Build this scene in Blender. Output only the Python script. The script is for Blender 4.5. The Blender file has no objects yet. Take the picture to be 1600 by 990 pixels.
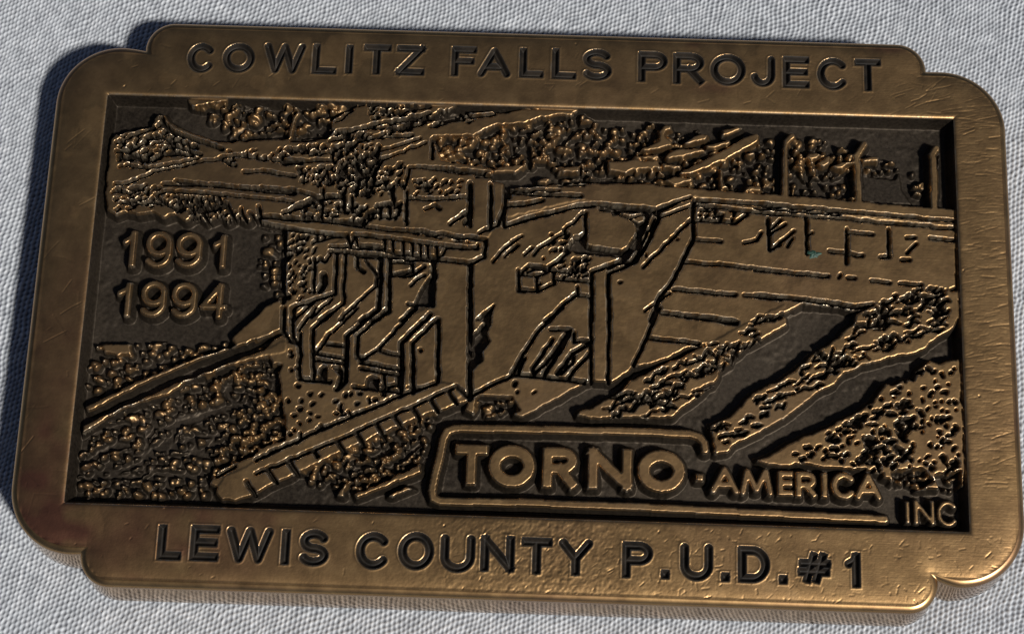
import bpy, math, random
import numpy as np
from mathutils import Matrix, Vector

# ---------------------------------------------------------------- camera, sky, sun, exposure
SC = bpy.context.scene
MM = 0.001
TH = 6.0                       # buckle thickness in mm (rim top above the cloth)
F_PX, IW, IH = 2700.0, 1600.0, 990.0   # focal length in pixels of the 1600 x 990 photograph
RX, RY, RZ = -0.27964, -0.00185, -0.03342
TV = np.array([0.92, 1.08, -149.9])
SUN_EL, SUN_AZ = 50.0, 131.0   # degrees; azimuth clockwise from +Y
SKY_STRENGTH, SUN_STRENGTH, EXPOSURE = 0.05, 5.0, -0.15


def rot(rx, ry, rz):
    c, s = math.cos, math.sin
    return (np.array([[1, 0, 0], [0, c(rx), -s(rx)], [0, s(rx), c(rx)]])
            @ np.array([[c(ry), 0, s(ry)], [0, 1, 0], [-s(ry), 0, c(ry)]])
            @ np.array([[c(rz), -s(rz), 0], [s(rz), c(rz), 0], [0, 0, 1]]))


HALF_W, ASPECT = 38.0, 2.045
HALF_H = HALF_W / ASPECT


def solve_camera():
    """camera pose from the four inner corners of the rim"""
    P = np.array([[-HALF_W, HALF_H, 0], [HALF_W, HALF_H, 0], [HALF_W, -HALF_H, 0], [-HALF_W, -HALF_H, 0]])
    D = np.array([(168, 146.5), (1490, 185), (1516, 831), (100, 784)], float)

    def res(p):
        Q = P @ rot(*p[:3]).T + p[3:]
        return (np.stack([IW / 2 - F_PX * Q[:, 0] / Q[:, 2], IH / 2 + F_PX * Q[:, 1] / Q[:, 2]], 1) - D).ravel()
    p = np.array([RX, RY, RZ, *TV])
    lam = 1e-3
    for _ in range(80):
        r0 = res(p)
        J = np.stack([(res(p + e) - r0) / 1e-5 for e in np.eye(6) * 1e-5], 1)
        A = J.T @ J
        d = np.linalg.solve(A + lam * np.diag(np.diag(A)), -J.T @ r0)
        if (res(p + d) ** 2).sum() < (r0 ** 2).sum():
            p = p + d
            lam /= 3
        else:
            lam *= 4
    return p


POSE = solve_camera()
RW = rot(*POSE[:3])
CAM = -RW.T @ POSE[3:]          # mm, origin at the rim plane

cd = bpy.data.cameras.new('camera')
cam = bpy.data.objects.new('camera', cd)
SC.collection.objects.link(cam)
SC.camera = cam
cd.sensor_fit = 'HORIZONTAL'
cd.sensor_width = 36.0
cd.lens = 36.0 * F_PX / IW
cd.clip_start, cd.clip_end = 0.005, 50.0
m4 = Matrix([list(RW.T[i]) + [0.0] for i in range(3)] + [[0, 0, 0, 1]])
m4.translation = Vector((CAM[0] * MM, CAM[1] * MM, (CAM[2] + TH) * MM))
cam.matrix_world = m4

world = bpy.data.worlds.new('World')
SC.world = world
world.use_nodes = True
wn, wl = world.node_tree.nodes, world.node_tree.links
wn.clear()
wo = wn.new('ShaderNodeOutputWorld')
wb = wn.new('ShaderNodeBackground')
sk = wn.new('ShaderNodeTexSky')
sk.sky_type = 'NISHITA'
sk.sun_disc = False
sk.air_density = 0.45
sk.dust_density = 0.8
sk.ozone_density = 0.6
sk.sun_elevation = math.radians(SUN_EL)
sk.sun_rotation = math.radians(SUN_AZ)
wb.inputs['Strength'].default_value = SKY_STRENGTH
wl.new(sk.outputs[0], wb.inputs['Color'])
wl.new(wb.outputs[0], wo.inputs['Surface'])

sd = bpy.data.lights.new('sun', 'SUN')
sd.energy = SUN_STRENGTH
sd.angle = math.radians(5.0)
sd.color = (1.0, 0.955, 0.88)
sun = bpy.data.objects.new('sun', sd)
SC.collection.objects.link(sun)
ce = math.cos(math.radians(SUN_EL))
to_sun = Vector((ce * math.sin(math.radians(SUN_AZ)), ce * math.cos(math.radians(SUN_AZ)), math.sin(math.radians(SUN_EL))))
sun.rotation_euler = to_sun.to_track_quat('Z', 'Y').to_euler()
sun.location = to_sun * 0.5

SC.view_settings.view_transform = 'Standard'
SC.view_settings.look = 'None'
SC.view_settings.exposure = EXPOSURE
SC.view_settings.gamma = 1.0
SC.view_settings.use_curve_mapping = False

rng = np.random.default_rng(7)
random.seed(7)


# ---------------------------------------------------------------- numeric helpers
def unproj(pts, z=0.0):
    """photograph pixels -> x, y in mm on the plane z (0 = rim top)"""
    p = np.atleast_2d(np.asarray(pts, float))
    d = np.stack([(p[:, 0] - IW / 2) / F_PX, -(p[:, 1] - IH / 2) / F_PX, -np.ones(len(p))], 1) @ RW
    s = (z - CAM[2]) / d[:, 2]
    return (CAM + d * s[:, None])[:, :2]


def blur(a, sig):
    r = max(1, int(3 * sig + 0.5))
    k = np.exp(-0.5 * (np.arange(-r, r + 1) / sig) ** 2)
    k /= k.sum()
    for ax in (0, 1):
        pad = [(0, 0), (0, 0)]
        pad[ax] = (r, r)
        b = np.pad(a, pad, mode='edge')
        n = a.shape[ax]
        a = sum(k[i] * (b[i:i + n] if ax == 0 else b[:, i:i + n]) for i in range(2 * r + 1))
    return a


def smooth(e0, e1, x):
    t = np.clip((x - e0) / (e1 - e0), 0, 1)
    return t * t * (3 - 2 * t)


def noise2(shape, cells, seed):
    """smooth value noise, about `cells` grid cells per feature"""
    g = np.random.default_rng(seed)
    h, w = shape
    n = g.standard_normal((int(h / cells) + 4, int(w / cells) + 4))
    yy, xx = np.arange(h) / cells, np.arange(w) / cells
    y0, x0 = yy.astype(int), xx.astype(int)
    fy, fx = yy - y0, xx - x0
    fy, fx = (fy * fy * (3 - 2 * fy))[:, None], (fx * fx * (3 - 2 * fx))[None]
    a, b = n[y0][:, x0], n[y0][:, x0 + 1]
    c, d = n[y0 + 1][:, x0], n[y0 + 1][:, x0 + 1]
    return (a * (1 - fx) + b * fx) * (1 - fy) + (c * (1 - fx) + d * fx) * fy


# the face of the buckle is one height field on this grid (mm), later cut into parts
CELL = 0.064
X0, Y0 = -43.05, -26.6
NX, NY = int(86.1 / CELL) + 1, int(53.2 / CELL) + 1
GX = X0 + np.arange(NX) * CELL
GY = Y0 + np.arange(NY) * CELL
relief = np.zeros((NY, NX))          # 0 = panel floor, 1 = top of the relief
label = np.zeros((NY, NX), np.int16)  # 0 = panel floor, 1 = rim, others = parts
PARTS = ['panel_floor', 'frame']     # index -> name
KIND = {}
RELIEF_TOP, FLOOR = -0.25, -1.6     # mm below the rim top


def new_label(name):
    PARTS.append(name)
    return len(PARTS) - 1


def window(pts, pad):
    lo, hi = pts.min(0) - pad, pts.max(0) + pad
    i0, i1 = max(0, int((lo[0] - X0) / CELL)), min(NX, int((hi[0] - X0) / CELL) + 2)
    j0, j1 = max(0, int((lo[1] - Y0) / CELL)), min(NY, int((hi[1] - Y0) / CELL) + 2)
    return slice(j0, j1), slice(i0, i1)


def poly_mask(pts, xx, yy):
    m = np.zeros(np.broadcast(xx, yy).shape, bool)
    x1, y1 = pts[:, 0], pts[:, 1]
    x2, y2 = np.roll(x1, -1), np.roll(y1, -1)
    for a, b, c, d in zip(x1, y1, x2, y2):
        if b == d:
            continue
        m ^= ((b > yy) != (d > yy)) & (xx < (c - a) * (yy - b) / (d - b) + a)
    return m


def wobble(pts, step, amp, closed):
    """hand-cut look: subdivide and jitter"""
    out = []
    n = len(pts)
    for i in range(n if closed else n - 1):
        a, b = pts[i], pts[(i + 1) % n]
        k = max(1, int(np.hypot(*(b - a)) / step))
        for j in range(k):
            out.append(a + (b - a) * j / k + rng.normal(0, amp, 2) * (j > 0))
    if not closed:
        out.append(pts[-1])
    return np.array(out)


def line_dist(pts, xx, yy):
    d = np.full(np.broadcast(xx, yy).shape, 1e9)
    for (a, b), (c, e) in zip(pts[:-1], pts[1:]):
        ux, uy = c - a, e - b
        L = ux * ux + uy * uy + 1e-12
        t = np.clip(((xx - a) * ux + (yy - b) * uy) / L, 0, 1)
        d = np.minimum(d, (xx - a - t * ux) ** 2 + (yy - b - t * uy) ** 2)
    return np.sqrt(d)


PXMM = 1 / 18.3
ZOOM = {'f': (0, 0, 1.0), 'A': (160, 140, 4.713), 'B': (440, 140, 4.7156), 'C': (660, 150, 4.95), 'D': (940, 150, 4.95),
        'E': (1220, 170, 4.95), 'F': (100, 510, 4.95), 'G': (380, 560, 4.303), 'H': (660, 640, 5.21)}
for r_, oy in enumerate((0, 240, 480, 730)):
    for c_, ox in enumerate((0, 400, 800, 1180)):
        ZOOM['%d%d' % (r_, c_)] = (ox, oy, 3.807)


# ---------------------------------------------------------------- the cast picture
# One drawing operation per line; "@zone" chooses the origin and scale of the coordinates that follow.
#   P height part points          filled area        R width height part points    raised bar
#   G width depth points          cut line           T step rmin rmax hmin hmax part points   round tree clumps
#   K step len width angle points short cuts         D step r depth points          pits
STAGE1 = """
@f
P 1 hillside 172,218 181,208 210,203 236,196 241,184 246,178 257,178 263,188 285,200 341,221 355,222 430,216 500,222 560,205 640,190 700,185 770,200 770,300 745,338 600,340 500,330 450,338 415,330 410,345 397,337 388,347 372,338 355,347 345,337 322,347 310,336 290,346 275,334 255,341 240,331 215,336 195,331 180,336 166,327 163,300 168,255
P 1 hillside 560,151 730,157 735,163 690,176 630,190 560,205 520,222 470,222 440,217 500,214 517,207 520,185 535,176 556,166
P 1 hillside 690,200 728,174 770,172 830,163 903,163 905,171 893,182 870,180 845,184 820,193 775,196 768,207 745,208 700,212
T 10 4 8 0.5 1 forest 292,152 400,149 555,151 552,165 520,180 517,205 440,214 350,216 352,204 320,181 300,172
P 1 hillside 291,153 330,149 400,150 390,158 350,158 310,166 300,168
P 0 - 478,195 485,205 510,207 517,188 500,184 496,196
P 0 - 385,211 412,205 440,200 450,212 400,217
T 10 4 8 0.6 1 forest 676,213 740,212 764,200 775,196 820,193 845,184 893,184 905,172 912,180 900,215 915,245 945,250 945,275 880,280 850,266 770,262 690,250
T 11 4 8 0.55 1 forest 905,185 935,185 960,195 1000,192 1020,188 1050,198 1085,200 1120,210 1100,235 1060,265 1085,292 1000,285 940,270 905,275 900,225
T 12 4 8 0.5 1 forest 1130,225 1190,205 1215,210 1218,302 1085,293 1060,266
T 12 4 8 0.5 1 forest 1228,212 1250,208 1262,215 1295,212 1310,225 1332,235 1335,312 1232,304
R 7 1 lamp_post 453,221 455,205 460,184 466,176
R 7 1 lamp_post 523,208 524,192 530,184 548,174
P 0.42 - 1350,250 1372,243 1395,246 1408,262 1412,290 1430,315 1350,312
T 11 4 6 0.6 0.9 forest 1349,246 1395,244 1408,262 1402,275 1350,268
T 12 4 6 0.5 0.8 forest 1420,242 1440,250 1438,272 1422,276
T 10 4 6 0.5 0.8 forest 1430,275 1448,280 1445,298 1426,312
@C
P 1 forest 540,570 620,540 780,525 790,545 720,590 550,590
P 1 forest 890,650 960,620 990,640 960,675 900,670
P 1 forest 1075,560 1220,535 1220,600 1080,600
@D
P 1 forest 445,350 445,270 480,225 535,220 545,255 500,270 490,310 545,350 545,385 320,425 300,410
P 1 forest 640,350 760,285 830,295 810,340 700,370 640,370
P 1 forest 490,470 520,430 640,400 790,405 810,425 610,470 510,490
P 1 forest 800,375 990,340 1000,365 880,405 810,400
P 1 forest 930,310 940,255 1090,240 1060,265 980,300
P 1 forest 50,500 440,490 460,560 230,575 190,600 55,580
P 1 forest 300,460 440,440 450,485 310,485
P 1 forest 470,515 620,530 610,560 475,560
P 1 forest 480,650 560,620 700,620 710,655 560,695
P 1 road_to_crest 600,590 1130,305 1200,280 1225,300 1215,350 1000,475 690,605 610,610
P 1 forest 915,570 940,560 945,680 990,710 920,720
P 1 forest 1100,730 1140,700 1230,690 1240,740
P 1 forest 1110,440 1190,425 1190,455 1130,465
@E
R 11 1 lamp_post 32,670 32,260 90,205
R 12 1 lamp_post 605,715 595,470 585,370 650,265
R 13 1 lamp_post 1190,750 1180,400 1175,350 1205,300
R 4 0.8 lamp_post 1235,330 1225,480 1230,650
P 1 forest 280,420 380,350 380,420 330,455
P 1 forest 190,380 220,335 320,350 280,390
P 1 forest 385,440 480,405 540,410 600,330 610,400 440,470
P 1 forest 620,380 760,370 755,410 640,420
@f
P 1 dam_crest 745,353 770,310 765,293 800,293 910,284 1023,287 1081,293 1220,303 1493,326 1493,357 1220,327 1085,312 1081,309 1025,327 925,317 905,316 800,347
P 0.98 dam_face 1085,306 1220,324 1493,355 1495,448 1450,460 1400,468 1369,476 1335,484 1300,478 1255,474 1235,485 1180,508 1150,522 1118,535 1070,545 1045,560 1025,566 989,573 1013,498 1080,373
P 1 spillway_pier 1022,338 1081,305 1084,373 1016,500 990,571 975,585 955,598 946,597 946,423 992,404
P 1 pier_nose 922,424 950,416 950,597 929,595 922,590
P 0.98 spillway_bay 733,352 905,312 1025,325 1028,342 994,402 925,422 925,595 912,598 860,588 805,587 735,620
P 0.97 powerhouse 443,358 520,362 610,368 745,395 737,406 737,618 670,605 560,600 470,592 462,560 440,522 441,480 443,400
P 0.9 - 536,390 592,400 592,480 560,500 540,520 535,556 490,550 510,520 536,505
P 0.9 - 608,405 672,412 672,478 648,488 590,545 560,560 558,524 608,482
P 1 parapet 402,337 500,343 590,357 730,378 757,390 759,402 735,410 675,404 520,387 514,382 540,370 440,353 408,347
P 1 switchyard 415,330 450,325 500,305 560,290 640,280 730,270 745,285 742,312 745,345 770,358 757,378 735,378 590,355 500,342 412,336
P 1 gate_tower 736,288 765,282 790,286 790,350 765,358 738,352
P 0.98 riverbank 395,560 440,520 465,540 468,590 560,598 735,614 735,625 620,665 530,705 430,748 380,760 335,760 318,752 325,728 360,708 400,690 420,640 405,600
P 0.98 apron 735,618 805,585 860,590 913,599 818,652 800,645 745,650 725,640
@22
P 1 rock_bank 380,640 400,610 480,590 560,540 640,500 700,430 800,390 880,340 1040,275 1200,200 1330,125 1450,70 1599,-10 1620,-20 1640,100 1560,150 1450,212 1390,240 1320,300 1310,330 1240,375 1235,410 1200,462 1170,470 1140,510 1100,540 1060,570 1010,600 960,652 800,660 580,655 470,665
P 0 - 60,655 420,465 540,470 480,560 400,600 300,650
@23
P 1 rock_bank 0,495 90,450 150,430 235,370 270,340 330,285 360,265 440,215 500,175 510,150 590,85 600,40 720,-25 1000,-80 1220,-110 1220,60 1180,125 1040,215 1020,245 960,272 860,285 750,320 640,345 590,375 530,395 480,455 400,490 330,545 180,660 0,760 -110,810 -160,860 -240,875 -260,830 -270,700 -140,640
P 1 rock_bank 0,905 80,880 130,850 210,800 290,760 380,730 470,690 560,640 640,600 700,560 780,450 830,460 880,430 950,420 970,370 1040,310 1100,330 1160,310 1220,300 1240,660 1250,990 1240,1060 1080,1080 830,1080 800,1020 640,985 560,960 380,950 280,930 160,945 40,925
@f
T 13 4 8 0.45 0.8 forest 402,352 440,358 440,420 405,408 410,380
T 13 4 8 0.45 0.8 forest 388,400 412,398 440,425 440,470 418,455 404,432
T 13 4 8 0.45 0.8 forest 425,462 440,470 440,520 405,545 395,530 415,500
@20
T 12 4 8 0.55 0.9 forest 560,180 760,190 1060,190 1140,220 1200,210 1370,190 1200,300 1100,350 850,430 700,470 520,510 480,480 520,330
P 0.8 forest 600,215 770,205 770,270 610,265
P 1 forest 1380,180 1480,90 1599,-20 1760,-100 1760,20 1560,160 1400,220
P 1 river_road 500,590 900,400 1150,300 1400,220 1599,130 1640,20 1700,0 1700,120 1599,170 1200,305 900,430 520,620
P 1 river_road 480,770 490,700 700,600 1000,470 1350,330 1599,240 1700,200 1700,260 1599,280 1330,355 1130,430 1000,520 900,545 760,590 640,650 540,730
T 11 4 7.5 0.55 0.95 forest 460,900 480,790 620,680 760,600 1000,530 1130,440 1340,360 1599,290 1660,420 1680,620 1640,760 1500,880 1300,960 1230,1060 1210,1130 480,1130 430,1000
T 12 4 7 0.5 0.85 forest 1050,760 1400,600 1500,620 1200,830
P 0.15 - 1050,620 1340,560 1400,590 1100,690 1000,740 960,700
P 0.1 - 700,880 850,830 980,760 1000,840 900,850 760,950
P 0.1 - 540,840 680,780 620,860 560,900
@30
T 11 4 7.5 0.5 0.9 forest 430,-90 1300,-90 1240,60 1180,110 1040,120 900,130 740,100 560,110 470,0
@G
T 10 4 7 0.6 1 forest -60,60 150,30 260,40 220,140 200,260 280,380 280,540 150,580 -20,680 -140,700 -140,200
T 9 3.5 6 0.6 1 forest 760,520 1040,420 1330,330 1270,430 1230,560 1200,700 1130,760 700,900 520,800 380,760 560,660 700,620
P 1 hillside 740,905 900,850 1190,700 1200,760 1060,820 880,890 760,940
P 0.9 - 620,920 690,840 680,930
T 12 5 7 0.6 1 forest 350,790 500,760 520,850 420,890
P 0.9 hillside 960,920 1100,850 1160,870 1000,930
P 1 road_deck -130,790 400,545 800,365 1060,240 1290,165 1420,170 1480,235 1390,320 1290,357 1170,397 1050,452 920,504 780,574 650,630 500,705 340,780 215,838 75,912 -60,960 -150,950 -190,900
@f
P 1 hillside 350,750 400,722 412,742 362,770 348,762
T 10 4 6 0.6 1 forest 745,618 800,620 812,640 790,648 740,650
T 10 4 6 0.5 0.9 forest 1395,735 1440,730 1460,750 1440,764 1395,765
T 10 4 6 0.5 0.8 forest 1462,740 1502,735 1503,770 1470,770
P 0 - 668,785 664,740 672,690 686,662 706,652 760,651 1000,656 1085,664 1108,678 1116,700 1112,712 1185,722 1190,727 1380,737 1384,778 1400,783 1400,800 1390,820 1000,808 700,796
R 14 1 logo_border 1102,702 1100,690 1092,681 1078,677 1000,673 800,669 712,668 699,673 693,684 688,710 680,740 675,766 677,777 688,782 820,784 1000,791 1200,801 1383,810
"""
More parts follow.
